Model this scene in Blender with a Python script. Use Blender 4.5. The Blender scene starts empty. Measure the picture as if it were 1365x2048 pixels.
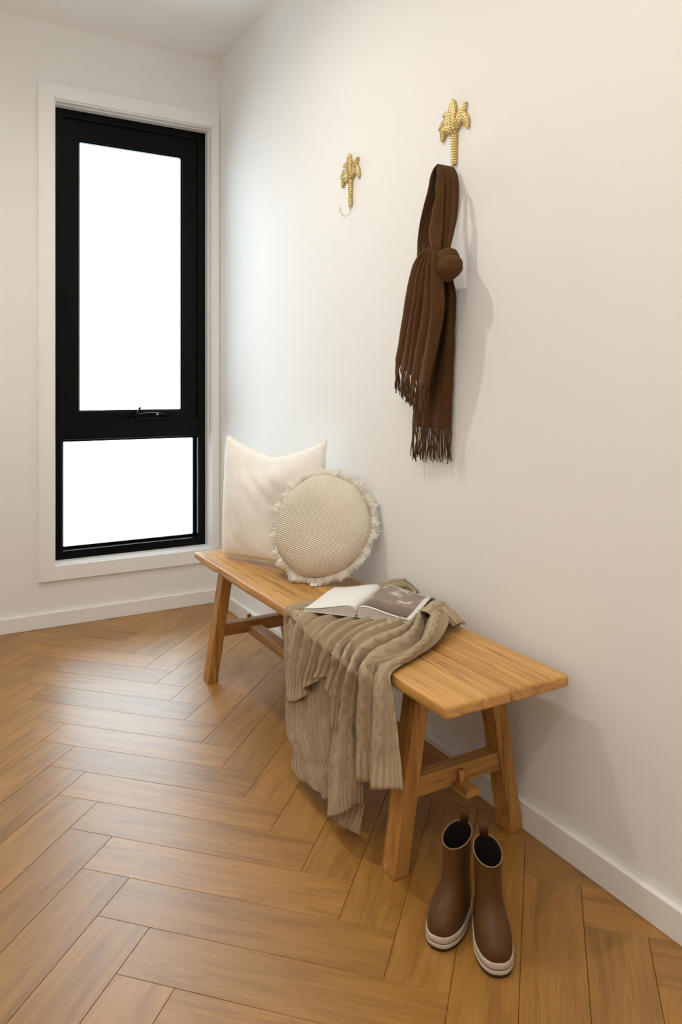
import bpy, bmesh, math, random
from mathutils import Vector, Matrix, noise

S = bpy.context.scene
COL = S.collection
random.seed(7)

# ------------------------------------------------------------------ camera
cam_d = bpy.data.cameras.new('camera')
cam = bpy.data.objects.new('camera', cam_d)
COL.objects.link(cam)
cam.location = (-1.2456, -3.4124, 1.05)
cam.rotation_euler = (math.pi / 2, 0, -0.5157)
cam_d.sensor_fit = 'VERTICAL'
cam_d.sensor_height = 36.0
cam_d.lens = 1459.67 / 2048 * 36.0
cam_d.shift_y = -249.32 / 2048
cam_d.clip_start = 0.02
S.camera = cam

# ------------------------------------------------------------------ world, exposure
world = bpy.data.worlds.new('overcast_sky')
S.world = world
world.use_nodes = True
bg = world.node_tree.nodes['Background']
bg.inputs['Color'].default_value = (0.76, 0.89, 1.0, 1)
bg.inputs['Strength'].default_value = 4.1
S.view_settings.view_transform = 'Standard'
S.view_settings.look = 'None'
S.view_settings.gamma = 1.0
S.view_settings.exposure = 0.84
S.view_settings.use_curve_mapping = False
S.cycles.use_denoising = True
S.cycles.max_bounces = 7
S.cycles.diffuse_bounces = 6
S.cycles.adaptive_threshold = 0.02
S.cycles.glossy_bounces = 3
S.cycles.transparent_max_bounces = 12

portal_d = bpy.data.lights.new('window_portal', 'AREA')
portal_d.shape = 'RECTANGLE'
portal_d.size, portal_d.size_y = 0.74, 2.06
portal_d.cycles.is_portal = True
portal = bpy.data.objects.new('window_portal', portal_d)
COL.objects.link(portal)
portal.location = (-0.398, 0.165, 1.29)
portal.rotation_euler = (-math.pi / 2, 0, 0)
portal['kind'] = 'helper'

LAMP_W = (27.0, 8.5)
LAMP_RGB = (1.0, 0.918, 0.81)
LAMPS = ((-0.92, -1.30), (-0.86, -2.60))
PENDANT = (-1.44, -3.42, 2.20)
PENDANT_R, PENDANT_GLOW = 0.042, 140.0

# ------------------------------------------------------------------ helpers
def link(name, me, mat=None, parent=None):
    o = bpy.data.objects.new(name, me)
    COL.objects.link(o)
    if mat is not None and me is not None and not me.materials:
        me.materials.append(mat)
    if parent is not None:
        o.parent = parent
    return o

def empty(name, loc, rz=0.0):
    o = bpy.data.objects.new(name, None)
    COL.objects.link(o)
    o.location = loc
    o.rotation_euler = (0, 0, rz)
    o.empty_display_size = 0.05
    return o

def tag(o, label=None, cat=None, group=None, kind=None):
    if label: o['label'] = label
    if cat: o['category'] = cat
    if group: o['group'] = group
    if kind: o['kind'] = kind
    return o

def mesh(name, verts, faces, smooth=False):
    me = bpy.data.meshes.new(name)
    me.from_pydata([tuple(v) for v in verts], [], faces)
    me.update()
    if smooth:
        for p in me.polygons: p.use_smooth = True
    return me

def bm_mesh(name, bm, smooth=False):
    bmesh.ops.recalc_face_normals(bm, faces=bm.faces)
    me = bpy.data.meshes.new(name)
    bm.to_mesh(me); bm.free()
    if smooth:
        for p in me.polygons: p.use_smooth = True
    return me

def add_box(bm, x0, x1, y0, y1, z0, z1):
    vs = [bm.verts.new(p) for p in ((x0,y0,z0),(x1,y0,z0),(x1,y1,z0),(x0,y1,z0),(x0,y0,z1),(x1,y0,z1),(x1,y1,z1),(x0,y1,z1))]
    for f in ((3,2,1,0),(4,5,6,7),(0,1,5,4),(1,2,6,5),(2,3,7,6),(3,0,4,7)):
        bm.faces.new([vs[i] for i in f])
    return vs

def boxes(name, *bs, bevel=0.0, seg=2):
    bm = bmesh.new()
    for b in bs: add_box(bm, *b)
    if bevel:
        bmesh.ops.bevel(bm, geom=list(bm.edges), offset=bevel, segments=seg, affect='EDGES', profile=0.5)
    return bm_mesh(name, bm)

def prism8(name, bot, top, bevel=0.0, off=(0,0,0), seg=2):
    """a solid between two quads"""
    bm = bmesh.new()
    o = Vector(off)
    vs = [bm.verts.new(Vector(p) - o) for p in list(bot) + list(top)]
    for f in ((3,2,1,0),(4,5,6,7),(0,1,5,4),(1,2,6,5),(2,3,7,6),(3,0,4,7)):
        bm.faces.new([vs[i] for i in f])
    bmesh.ops.recalc_face_normals(bm, faces=bm.faces)
    if bevel:
        bmesh.ops.bevel(bm, geom=list(bm.edges), offset=bevel, segments=seg, affect='EDGES', profile=0.5)
    return bm_mesh(name, bm)

def cr(p0, p1, p2, p3, t):
    return 0.5 * ((2*p1) + (p2-p0)*t + (2*p0-5*p1+4*p2-p3)*t*t + (3*p1-p0-3*p2+p3)*t*t*t)

def spline(pts, n):
    """Catmull-Rom through pts, resampled to n+1 points evenly by length"""
    P = [Vector(p) for p in pts]
    P = [P[0]*2 - P[1]] + P + [P[-1]*2 - P[-2]]
    fine = []
    for i in range(1, len(P) - 2):
        for k in range(16):
            fine.append(cr(P[i-1], P[i], P[i+1], P[i+2], k / 16))
    fine.append(P[-2].copy())
    L = [0.0]
    for a, b in zip(fine, fine[1:]): L.append(L[-1] + (b - a).length)
    out, j = [], 0
    for k in range(n + 1):
        d = L[-1] * k / n
        while j < len(fine) - 2 and L[j+1] < d: j += 1
        w = (d - L[j]) / max(1e-9, L[j+1] - L[j])
        out.append(fine[j].lerp(fine[j+1], min(1, max(0, w))))
    return out

def across(cols, k):
    """Catmull-Rom across columns of equal length: k steps per gap"""
    n = len(cols)
    def c(i): return cols[max(0, min(n-1, i))]
    out = []
    for i in range(n - 1):
        for s in range(k):
            t = s / k
            out.append([cr(c(i-1)[j], c(i)[j], c(i+1)[j], c(i+2)[j], t) for j in range(len(cols[0]))])
    out.append(cols[-1])
    return out

def sheet(name, cols, thick=0.0, off=(0,0,0), closed=False):
    """grid mesh with a UV map in metres"""
    o = Vector(off)
    n, m = len(cols), len(cols[0])
    verts = [p - o for c in cols for p in c]
    faces = []
    for i in range(n if closed else n - 1):
        i2 = (i + 1) % n
        for j in range(m - 1):
            faces.append((i*m+j, i2*m+j, i2*m+j+1, i*m+j+1))
    me = mesh(name, verts, faces, True)
    uv = me.uv_layers.new(name='UVMap')
    U = [[0.0]*m for _ in range(n)]; V = [[0.0]*m for _ in range(n)]
    for i in range(n):
        for j in range(m):
            if i: U[i][j] = U[i-1][j] + 0.5*(cols[i][j]-cols[i-1][j]).length + 0.5*(cols[i][m//2]-cols[i-1][m//2]).length
            V[i][j] = -sum(((cols[i][q]-cols[i][q-1]).length for q in range(j+1, m)), 0.0)
    for p in me.polygons:
        for li in p.loop_indices:
            vi = me.loops[li].vertex_index
            uv.data[li].uv = (U[vi // m][vi % m], V[vi // m][vi % m])
    return me

def solid(o, t, offset=0.0, sub=0):
    if t:
        md = o.modifiers.new('thickness', 'SOLIDIFY'); md.thickness = t; md.offset = offset
    if sub:
        sd = o.modifiers.new('smooth', 'SUBSURF'); sd.levels = sub; sd.render_levels = sub
    return o

def tube_into(bm, pts, radii, sides=8, flat=1.0, up=None):
    """a tube with end caps added to bm"""
    pts = [Vector(p) for p in pts]
    if not hasattr(radii, '__len__'): radii = [radii] * len(pts)
    rings = []
    prev = None
    for i, p in enumerate(pts):
        d = (pts[min(i+1, len(pts)-1)] - pts[max(i-1, 0)]).normalized()
        ref = up or prev or (Vector((0,0,1)) if abs(d.z) < 0.9 else Vector((1,0,0)))
        a = (ref - d * ref.dot(d))
        if a.length < 1e-6: a = d.orthogonal()
        a.normalize(); b = d.cross(a)
        prev = a
        rings.append([bm.verts.new(p + (a*math.cos(t)*radii[i]*flat + b*math.sin(t)*radii[i])) for t in (2*math.pi*k/sides for k in range(sides))])
    for r, q in zip(rings, rings[1:]):
        for k in range(sides):
            bm.faces.new((r[k], r[(k+1) % sides], q[(k+1) % sides], q[k]))
    bm.faces.new(rings[0][::-1]); bm.faces.new(rings[-1])

def tube(name, pts, radii, sides=10, flat=1.0, off=(0,0,0)):
    bm = bmesh.new()
    o = Vector(off)
    tube_into(bm, [Vector(p) - o for p in pts], radii, sides, flat)
    return bm_mesh(name, bm, True)

# ------------------------------------------------------------------ materials
class NT:
    def __init__(s, name, rough=0.5, color=(0.8,0.8,0.8), spec=0.5, metal=0.0):
        s.m = bpy.data.materials.new(name); s.m.use_nodes = True
        s.t = s.m.node_tree; s.b = s.t.nodes['Principled BSDF']
        s.b.inputs['Roughness'].default_value = rough
        s.b.inputs['Base Color'].default_value = (*color, 1)
        s.b.inputs['Specular IOR Level'].default_value = spec
        s.b.inputs['Metallic'].default_value = metal
    def n(s, typ, **kw):
        nd = s.t.nodes.new(typ)
        for k, v in kw.items():
            if k.startswith('i_'):
                key = k[2:]
                nd.inputs[int(key) if key.isdigit() else key.replace('_', ' ')].default_value = v
            else: setattr(nd, k, v)
        return nd
    def l(s, a, b): s.t.links.new(a, b)
    def coords(s, kind='Object', scale=(1,1,1), rot=(0,0,0), add=None):
        tc = s.n('ShaderNodeTexCoord'); mp = s.n('ShaderNodeMapping')
        mp.inputs['Scale'].default_value = scale; mp.inputs['Rotation'].default_value = rot
        src = tc.outputs[kind]
        if add is not None:
            va = s.n('ShaderNodeVectorMath', operation='ADD'); s.l(src, va.inputs[0]); s.l(add, va.inputs[1]); src = va.outputs[0]
        s.l(src, mp.inputs['Vector'])
        return mp.outputs['Vector']
    def noise(s, vec, scale, detail=4, rough=0.55, dist=0.0):
        nd = s.n('ShaderNodeTexNoise', i_Scale=scale, i_Detail=detail, i_Roughness=rough, i_Distortion=dist)
        s.l(vec, nd.inputs['Vector']); return nd.outputs['Fac']
    def wave(s, vec, scale, dist=0.0, detail=2, dscale=1.0, direction='X', profile='SIN'):
        nd = s.n('ShaderNodeTexWave', bands_direction=direction, wave_profile=profile)
        nd.inputs['Scale'].default_value = scale; nd.inputs['Distortion'].default_value = dist
        nd.inputs['Detail'].default_value = detail; nd.inputs['Detail Scale'].default_value = dscale
        s.l(vec, nd.inputs['Vector']); return nd.outputs['Fac']
    def ramp(s, fac, stops):
        nd = s.n('ShaderNodeValToRGB')
        e = nd.color_ramp.elements
        while len(e) < len(stops): e.new(0.5)
        for x, (p, c) in zip(e, stops): x.position = p; x.color = (*c, 1)
        s.l(fac, nd.inputs['Fac']); return nd.outputs['Color']
    def mix(s, fac, a, b, mode='MIX'):
        nd = s.n('ShaderNodeMix', data_type='RGBA', blend_type=mode)
        for sock, v in ((nd.inputs[0], fac), (nd.inputs[6], a), (nd.inputs[7], b)):
            if hasattr(v, 'is_linked'): s.l(v, sock)
            elif isinstance(v, tuple): sock.default_value = (*v, 1)
            else: sock.default_value = v
        return nd.outputs[2]
    def math(s, op, a, b=0.0, clamp=False):
        nd = s.n('ShaderNodeMath', operation=op, use_clamp=clamp)
        for sock, v in ((nd.inputs[0], a), (nd.inputs[1], b)):
            if hasattr(v, 'is_linked'): s.l(v, sock)
            else: sock.default_value = v
        return nd.outputs[0]
    def color(s, c): s.l(c, s.b.inputs['Base Color'])
    def bump(s, h, strength=0.3, dist=0.002):
        nd = s.n('ShaderNodeBump', i_Strength=strength, i_Distance=dist)
        s.l(h, nd.inputs['Height']); s.l(nd.outputs['Normal'], s.b.inputs['Normal'])
        return nd
    def rough(s, f, lo, hi):
        mr = s.n('ShaderNodeMapRange', i_3=lo, i_4=hi); s.l(f, mr.inputs[0]); s.l(mr.outputs[0], s.b.inputs['Roughness'])

def m_paint(name, c, rough=0.6, bump=0.06, spec=0.3):
    t = NT(name, rough, c, spec)
    if bump:
        t.bump(t.noise(t.coords('Object'), 260, 2), bump, 0.001)
    return t.m

M = {}
M['wall'] = m_paint('wall_paint', (0.855, 0.85, 0.835), 0.7, 0)
M['ceiling'] = m_paint('ceiling_paint', (0.92, 0.918, 0.91), 0.85, 0, 0.2)
M['trim'] = m_paint('trim_gloss_white', (0.88, 0.878, 0.87), 0.35, 0, 0.5)

def m_floor():
    t = NT('oak_plank', 0.32, spec=0.85)
    oi = t.n('ShaderNodeObjectInfo')
    cmb = t.n('ShaderNodeCombineXYZ')
    for i, k in enumerate((13.0, 7.0, 29.0)):
        t.l(t.math('MULTIPLY', oi.outputs['Random'], k), cmb.inputs[i])
    v = t.coords('Object', (1.6, 14, 14), add=cmb.outputs[0])
    v2 = t.coords('Object', (3, 120, 120), add=cmb.outputs[0])
    g = t.noise(v, 2.2, 6, 0.6, 0.9)
    fib = t.noise(v2, 3.0, 4, 0.6)
    c1 = t.ramp(g, [(0.30, (0.27, 0.125, 0.022)), (0.48, (0.385, 0.188, 0.036)), (0.62, (0.44, 0.225, 0.050)), (0.75, (0.32, 0.150, 0.027))])
    c2 = t.mix(0.55, c1, t.ramp(fib, [(0.3, (0.62, 0.62, 0.62)), (0.7, (1.12, 1.1, 1.06))]), 'MULTIPLY')
    tone = t.ramp(oi.outputs['Random'], [(0.0, (0.86, 0.84, 0.82)), (0.5, (1.0, 1.0, 1.0)), (1.0, (1.10, 1.06, 1.0))])
    t.color(t.mix(1.0, c2, tone, 'MULTIPLY'))
    t.rough(fib, 0.30, 0.42)
    t.bump(fib, 0.10, 0.0006)
    return t.m
M['floor'] = m_floor()
M['subfloor'] = NT('subfloor_brown', 0.9, (0.10, 0.055, 0.022)).m  # even dark brown of the subfloor, its own colour in the plank joints

def m_wood(name, axis, dark=1.0):
    sc = {'x': (0.5, 15, 15), 'y': (15, 0.5, 15), 'z': (15, 15, 0.5)}[axis]
    t = NT(name, 0.45, spec=0.4)
    v = t.coords('Object', sc)
    v2 = t.coords('Object', tuple(q * 7 for q in sc))
    tcn = t.n('ShaderNodeTexCoord'); sn = t.n('ShaderNodeSeparateXYZ'); t.l(tcn.outputs['Normal'], sn.inputs[0])
    side = t.math('SUBTRACT', 1.0, t.math('ABSOLUTE', sn.outputs['xyz'.index(axis)]), True)
    g = t.noise(v, 1.5, 5, 0.55, 1.1)
    fib = t.noise(v2, 1.2, 4, 0.6)
    line = t.noise(v, 5.0, 3, 0.6, 0.6)
    c = t.ramp(g, [(0.28, (0.39, 0.185, 0.046)), (0.45, (0.60, 0.318, 0.092)), (0.60, (0.70, 0.395, 0.125)), (0.78, (0.52, 0.262, 0.070))])
    c = t.mix(t.math('MULTIPLY', t.ramp(line, [(0.36, (0.55, 0.55, 0.55)), (0.43, (0, 0, 0))]), side), c, (0.20, 0.085, 0.024))
    c = t.mix(t.math('MULTIPLY', t.ramp(t.noise(v, 11.0, 2, 0.5, 0.3), [(0.34, (0.42, 0.42, 0.42)), (0.42, (0, 0, 0))]), side), c, (0.24, 0.10, 0.028))
    c = t.mix(0.55, c, t.ramp(fib, [(0.3, (0.66, 0.63, 0.60)), (0.7, (1.1, 1.08, 1.04))]), 'MULTIPLY')
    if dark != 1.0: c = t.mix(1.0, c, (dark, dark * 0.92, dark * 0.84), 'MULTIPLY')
    t.color(c)
    t.bump(t.math('MULTIPLY', t.math('ADD', t.math('MULTIPLY', fib, 0.5), line), side), 0.25, 0.0012)
    return t.m
M['wood_y'] = m_wood('teak_along_bench', 'y')
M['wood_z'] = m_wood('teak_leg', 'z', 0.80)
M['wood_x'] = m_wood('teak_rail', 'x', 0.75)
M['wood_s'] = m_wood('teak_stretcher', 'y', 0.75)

M['black'] = m_paint('black_powder_coat', (0.003, 0.003, 0.0035), 0.28, 0, 0.12)
M['steel'] = NT('bright_steel', 0.3, (0.6, 0.6, 0.62), metal=1.0).m

def m_glass():
    m = bpy.data.materials.new('window_glass'); m.use_nodes = True
    nt = m.node_tree; nt.nodes.clear()
    out = nt.nodes.new('ShaderNodeOutputMaterial'); mx = nt.nodes.new('ShaderNodeMixShader')
    tr = nt.nodes.new('ShaderNodeBsdfTransparent'); gl = nt.nodes.new('ShaderNodeBsdfGlossy')
    fr = nt.nodes.new('ShaderNodeFresnel'); fr.inputs['IOR'].default_value = 1.35
    tr.inputs['Color'].default_value = (0.97, 0.99, 0.98, 1); gl.inputs['Roughness'].default_value = 0.02
    nt.links.new(fr.outputs[0], mx.inputs[0]); nt.links.new(tr.outputs[0], mx.inputs[1]); nt.links.new(gl.outputs[0], mx.inputs[2])
    nt.links.new(mx.outputs[0], out.inputs[0])
    return m
M['glass'] = m_glass()

def m_fabric(name, c, scale=900, bump=0.25, rough=0.9, mott=0.06, sheen=0.25):
    t = NT(name, rough, c, 0.2)
    v = t.coords('Object')
    wv = t.math('MULTIPLY', t.wave(v, scale/6.28, 1.5, 1, 6.0, 'Z'), t.wave(v, scale/6.28, 1.5, 1, 6.0, 'Y'))
    n = t.noise(v, 18, 4)
    t.color(t.mix(n, tuple(q*(1-mott) for q in c), tuple(min(1, q*(1+mott)) for q in c)))
    t.bump(wv, bump, 0.0006)
    t.b.inputs['Sheen Weight'].default_value = sheen
    t.b.inputs['Sheen Roughness'].default_value = 0.5
    return t.m
M['linen'] = m_fabric('white_linen', (0.92, 0.90, 0.85))

def m_woven():
    t = NT('cream_woven_cotton', 0.95, spec=0.15)
    v = t.coords('Object')
    rows = t.wave(v, 50, 0.7, 2, 8.0, 'Y')
    sts = t.wave(v, 70, 2.2, 2, 10.0, 'X')
    h = t.math('ADD', t.math('MULTIPLY', rows, 0.8), t.math('MULTIPLY', sts, 0.3))
    n = t.noise(v, 9, 3)
    c = t.mix(t.math('MULTIPLY', h, 0.7, True), (0.66, 0.585, 0.46), (0.91, 0.86, 0.76))
    t.color(t.mix(0.25, c, t.ramp(n, [(0.3, (0.78, 0.76, 0.72)), (0.7, (1.08, 1.06, 1.02))]), 'MULTIPLY'))
    t.bump(h, 0.75, 0.0022)
    return t.m
M['woven'] = m_woven()
M['fringe'] = m_fabric('cream_cotton_thread', (0.92, 0.88, 0.79), 1500, 0.2)

def m_knit():
    t = NT('beige_cable_knit', 0.95, spec=0.12)
    tc = t.n('ShaderNodeUVMap')
    sep = t.n('ShaderNodeSeparateXYZ'); t.l(tc.outputs[0], sep.inputs[0])
    u, vv = sep.outputs[0], sep.outputs[1]
    def S1(x, freq, ph=0.0):
        return t.math('SINE', t.math('ADD', t.math('MULTIPLY', x, freq * 6.2832), ph))
    # fine stocking stitch: v shaped rows
    zig = t.math('ABSOLUTE', S1(u, 105))
    st = t.math('ABSOLUTE', S1(t.math('ADD', vv, t.math('MULTIPLY', zig, 0.0022)), 150))
    colr = t.math('ABSOLUTE', S1(u, 105))
    fine = t.math('ADD', t.math('MULTIPLY', st, 0.5), t.math('MULTIPLY', colr, 0.5))
    # cable columns every 9 cm: two strands crossing, a fine rib on either side
    uc = t.math('SUBTRACT', t.math('FRACT', t.math('MULTIPLY', u, 11.0)), 0.5)
    sn = t.math('MULTIPLY', S1(vv, 13.0), 0.13)
    def strand(sign):
        d = t.math('DIVIDE', t.math('ADD' if sign > 0 else 'SUBTRACT', uc, sn), 0.13)
        return t.math('SUBTRACT', 1.0, t.math('MULTIPLY', d, d), True)
    fl = t.math('DIVIDE', t.math('SUBTRACT', t.math('ABSOLUTE', uc), 0.36), 0.045)
    flank = t.math('MULTIPLY', t.math('SUBTRACT', 1.0, t.math('MULTIPLY', fl, fl), True), 0.55)
    cable = t.math('MAXIMUM', t.math('MAXIMUM', strand(1), t.math('MULTIPLY', strand(-1), 0.8)), flank)
    # ribbed hem band in the last 7 cm before the hem (v = 0)
    hem = t.math('MULTIPLY', t.math('ADD', vv, 0.075), 60.0, True)
    rib = t.math('ABSOLUTE', S1(u, 34.0))
    body = t.math('ADD', t.math('MULTIPLY', fine, 0.26), t.math('MULTIPLY', cable, 0.85))
    h = t.math('ADD', t.math('MULTIPLY', body, t.math('SUBTRACT', 1.0, hem)), t.math('MULTIPLY', t.math('ADD', rib, t.math('MULTIPLY', fine, 0.15)), hem))
    n = t.noise(t.coords('Object'), 320, 3)
    c = t.mix(t.math('MULTIPLY', h, 0.75, True), (0.375, 0.285, 0.182), (0.55, 0.440, 0.300))
    t.color(t.mix(0.5, c, t.ramp(n, [(0.3, (0.72, 0.72, 0.72)), (0.7, (1.15, 1.13, 1.1))]), 'MULTIPLY'))
    t.bump(h, 0.8, 0.003)
    t.b.inputs['Sheen Weight'].default_value = 0.08
    return t.m
M['knit'] = m_knit()

def m_wool():
    t = NT('brown_wool', 0.92, spec=0.12)
    v = t.coords('Object')
    n = t.noise(v, 700, 2); n2 = t.noise(v, 25, 3)
    c = t.mix(n, (0.068, 0.031, 0.0115), (0.122, 0.060, 0.024))
    t.color(t.mix(0.4, c, t.ramp(n2, [(0.3, (0.85, 0.85, 0.85)), (0.7, (1.1, 1.1, 1.1))]), 'MULTIPLY'))
    t.bump(n, 0.3, 0.0008)
    t.b.inputs['Sheen Weight'].default_value = 0.12
    t.b.inputs['Sheen Tint'].default_value = (0.7, 0.45, 0.28, 1)
    return t.m
M['wool'] = m_wool()

def m_brass():
    t = NT('cast_brass', 0.42, metal=1.0)
    v = t.coords('Object')
    n = t.noise(v, 140, 4)
    t.color(t.ramp(n, [(0.3, (0.50, 0.37, 0.15)), (0.55, (0.66, 0.50, 0.23)), (0.75, (0.74, 0.60, 0.33))]))
    t.bump(t.noise(v, 600, 3), 0.35, 0.001)
    return t.m
M['brass'] = m_brass()
M['wire'] = NT('brass_wire', 0.3, (0.78, 0.60, 0.28), metal=1.0).m
M['dark'] = NT('dark_screw', 0.5, (0.03, 0.025, 0.02)).m

def m_rubber(name, c, rough=0.42):
    t = NT(name, rough, c, 0.25)
    v = t.coords('Object')
    n = t.noise(v, 30, 3)
    t.color(t.mix(n, tuple(q*0.88 for q in c), tuple(q*1.1 for q in c)))
    t.bump(t.noise(v, 500, 2), 0.05, 0.0005)
    return t.m
M['rubber'] = m_rubber('brown_rubber', (0.098, 0.042, 0.0115))
M['rubber_white'] = m_rubber('off_white_rubber', (0.60, 0.52, 0.42), 0.5)
M['rubber_dark'] = m_rubber('dark_outsole', (0.045, 0.028, 0.016), 0.6)
M['lining'] = m_rubber('boot_lining', (0.012, 0.008, 0.006), 0.95)
M['piping'] = m_rubber('tan_piping', (0.30, 0.20, 0.11), 0.5)

M['paper'] = m_paint('white_paper', (0.80, 0.79, 0.76), 0.6, 0.02)
def m_pages():
    t = NT('page_edges', 0.8, spec=0.2)
    v = t.coords('Object')
    t.color(t.ramp(t.noise(t.coords('Object', (1, 1, 900)), 1.0, 2), [(0.35, (0.42, 0.38, 0.33)), (0.65, (0.78, 0.75, 0.70))]))
    return t.m
M['pages'] = m_pages()
M['green'] = NT('green_cover', 0.4, (0.02, 0.11, 0.05)).m
M['red'] = NT('red_binding', 0.5, (0.24, 0.03, 0.02)).m
M['grey_tag'] = NT('grey_tag', 0.8, (0.16, 0.16, 0.17)).m

def m_lamp():
    t = NT('downlight_glow', 0.5, (1, 1, 1))
    t.b.inputs['Emission Color'].default_value = (*LAMP_RGB, 1)
    t.b.inputs['Emission Strength'].default_value = 12.0
    return t.m
M['glow'] = m_lamp()

# ------------------------------------------------------------------ room
X0, Y0, H = -1.9, -4.8, 2.648
def structure(o): return tag(o, kind='structure')

floor = structure(link('floor', boxes('floor', (X0, 0, Y0, 0, -0.08, -0.010)), M['subfloor']))
structure(link('ceiling', boxes('ceiling', (X0 - .1, .14, Y0 - .1, .14, H, H + .1)), M['ceiling']))
structure(link('wall_right', boxes('wall_right', (0, .1, Y0 - .1, .14, -0.08, H)), M['wall']))
structure(link('wall_left', boxes('wall_left', (X0 - .1, X0, Y0 - .1, .14, -0.08, H)), M['wall']))
structure(link('wall_front', boxes('wall_front', (X0, 0, Y0 - .1, Y0, -0.08, H)), M['wall']))
WX0, WX1, WZ0, WZ1 = -0.768, -0.032, 0.258, 2.323
structure(link('wall_back', boxes('wall_back', (X0, WX0, 0, .14, -0.08, H), (WX1, 0, 0, .14, -0.08, H),
                                  (WX0, WX1, 0, .14, -0.08, WZ0), (WX0, WX1, 0, .14, WZ1, H)), M['wall']))

def baseboard(name, pts):
    """pts: bottom run along the wall: (x0,x1,y0,y1); small arris on the top edge"""
    return structure(link(name, boxes(name, (*pts, 0.0, 0.065), bevel=0.0025), M['trim']))
baseboard('baseboard_back', (X0, 0.0, -0.015, 0.0))
baseboard('baseboard_right', (-0.015, 0.0, Y0, -0.015))
baseboard('baseboard_left', (X0, X0 + 0.015, Y0, -0.015))
baseboard('baseboard_front', (X0 + 0.015, -0.015, Y0, Y0 + 0.015))

# herringbone planks, 45 degrees to the walls
PW, PL = 0.1167, 0.5815
UX, VX = Vector((1, -1)) / math.sqrt(2), Vector((-1, -1)) / math.sqrt(2)
A0 = Vector((-0.8695, -1.829))
def clip(poly, axis, val, keep_less):
    out = []
    for i, a in enumerate(poly):
        b = poly[(i + 1) % len(poly)]
        da = (a[axis] - val) * (1 if keep_less else -1); db = (b[axis] - val) * (1 if keep_less else -1)
        if da <= 0: out.append(a)
        if (da < 0 < db) or (db < 0 < da):
            out.append(a.lerp(b, da / (da - db)))
    return out
def shrink(poly, d):
    n = len(poly); area = sum(poly[i].x*poly[(i+1)%n].y - poly[(i+1)%n].x*poly[i].y for i in range(n))
    if area < 0: poly = poly[::-1]
    L = []
    for i in range(n):
        a, b = poly[i], poly[(i+1) % n]; t = (b - a).normalized(); nn = Vector((-t.y, t.x))
        L.append((a + nn*d, t))
    out = []
    for i in range(n):
        (p, t), (q, s) = L[i-1], L[i]
        den = t.x*s.y - t.y*s.x
        if abs(den) < 1e-6: out.append(q); continue
        k = ((q.x-p.x)*s.y - (q.y-p.y)*s.x) / den
        out.append(p + t*k)
    return out
def plank_mesh(poly):
    a = shrink(poly, 0.00035); b = shrink(poly, 0.0009)
    n = len(a)
    vs = [(p.x, p.y, -0.010) for p in a] + [(p.x, p.y, -0.0009) for p in a] + [(p.x, p.y, 0.0) for p in b]
    fs = [tuple(range(n-1, -1, -1)), tuple(range(2*n, 3*n))]
    for r in (0, n):
        for i in range(n):
            j = (i+1) % n
            fs.append((r+i, r+j, r+n+j, r+n+i))
    return mesh('plank', vs, fs)
full_plank = plank_mesh([Vector((-PL/2, -PW/2)), Vector((PL/2, -PW/2)), Vector((PL/2, PW/2)), Vector((-PL/2, PW/2))])
for i in range(-30, 31):
    for j in range(-4, 5):
        for typ in (0, 1):
            o2 = A0 + (UX + VX) * (PW * i) + (VX - UX) * (PL * j)
            if typ == 0: c = o2 + UX * (PL/2) + VX * (PW/2); lx = UX
            else: c = o2 + VX * (PW + PL/2) + UX * (PW/2); lx = VX
            ang = math.atan2(lx.y, lx.x)
            ly = Vector((-lx.y, lx.x))
            q = [c + lx*sx*PL/2 + ly*sy*PW/2 for sx, sy in ((-1,-1),(1,-1),(1,1),(-1,1))]
            if max(p.x for p in q) < X0 + .02 or min(p.x for p in q) > -.002 or max(p.y for p in q) < Y0 + .02 or min(p.y for p in q) > -.002: continue
            whole = min(p.x for p in q) > X0 and max(p.x for p in q) < -.001 and min(p.y for p in q) > Y0 and max(p.y for p in q) < -.001
            if whole: me = full_plank
            else:
                for ax, v, ls in ((0, X0 + .001, False), (0, -.001, True), (1, Y0 + .001, False), (1, -.001, True)):
                    q = clip(q, ax, v, ls)
                    if len(q) < 3: break
                if len(q) < 3: continue
                ar = abs(sum(q[k].x*q[(k+1)%len(q)].y - q[(k+1)%len(q)].x*q[k].y for k in range(len(q)))) / 2
                if ar < 4e-4: continue
                loc = [Vector(((p - c).dot(lx), (p - c).dot(ly))) for p in q]
                cl = [p for k, p in enumerate(loc) if (p - loc[k-1]).length > 0.004]
                if len(cl) < 3: continue
                me = plank_mesh(cl)
            p = link('plank', me, M['floor'], floor)
            p.location = (c.x, c.y, 0); p.rotation_euler = (0, 0, ang)

# ------------------------------------------------------------------ window
cas = 0.064
def casing(name, poly):
    """flat board on the back wall from a polygon in x,z"""
    bm = bmesh.new()
    f = [bm.verts.new((x, -0.015, z)) for x, z in poly]; b = [bm.verts.new((x, 0, z)) for x, z in poly]
    bm.faces.new(f); bm.faces.new(b[::-1])
    for i in range(len(poly)):
        j = (i+1) % len(poly); bm.faces.new((f[i], b[i], b[j], f[j]))
    bmesh.ops.recalc_face_normals(bm, faces=bm.faces)
    bmesh.ops.bevel(bm, geom=[e for e in bm.edges if all(v.co.y < -0.01 for v in e.verts)], offset=0.0012, segments=2, affect='EDGES')
    return structure(link(name, bm_mesh(name, bm), M['trim']))
ix0, ix1, iz0, iz1 = -0.763, -0.040, 0.266, 2.318
casing('trim_1', [(ix0-cas, iz0-cas), (ix0, iz0), (ix0, iz1), (ix0-cas, iz1+cas)])
casing('trim_2', [(ix0-cas, iz1+cas), (ix0, iz1), (ix1, iz1), (-0.002, iz1+cas)])
casing('trim_3', [(ix0-cas, iz0-cas), (-0.002, iz0-cas), (ix1, iz0), (ix0, iz0)])
casing('trim_4', [(ix1, iz0), (-0.002, iz0-cas), (-0.002, iz1+cas), (ix1, iz1)])
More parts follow.
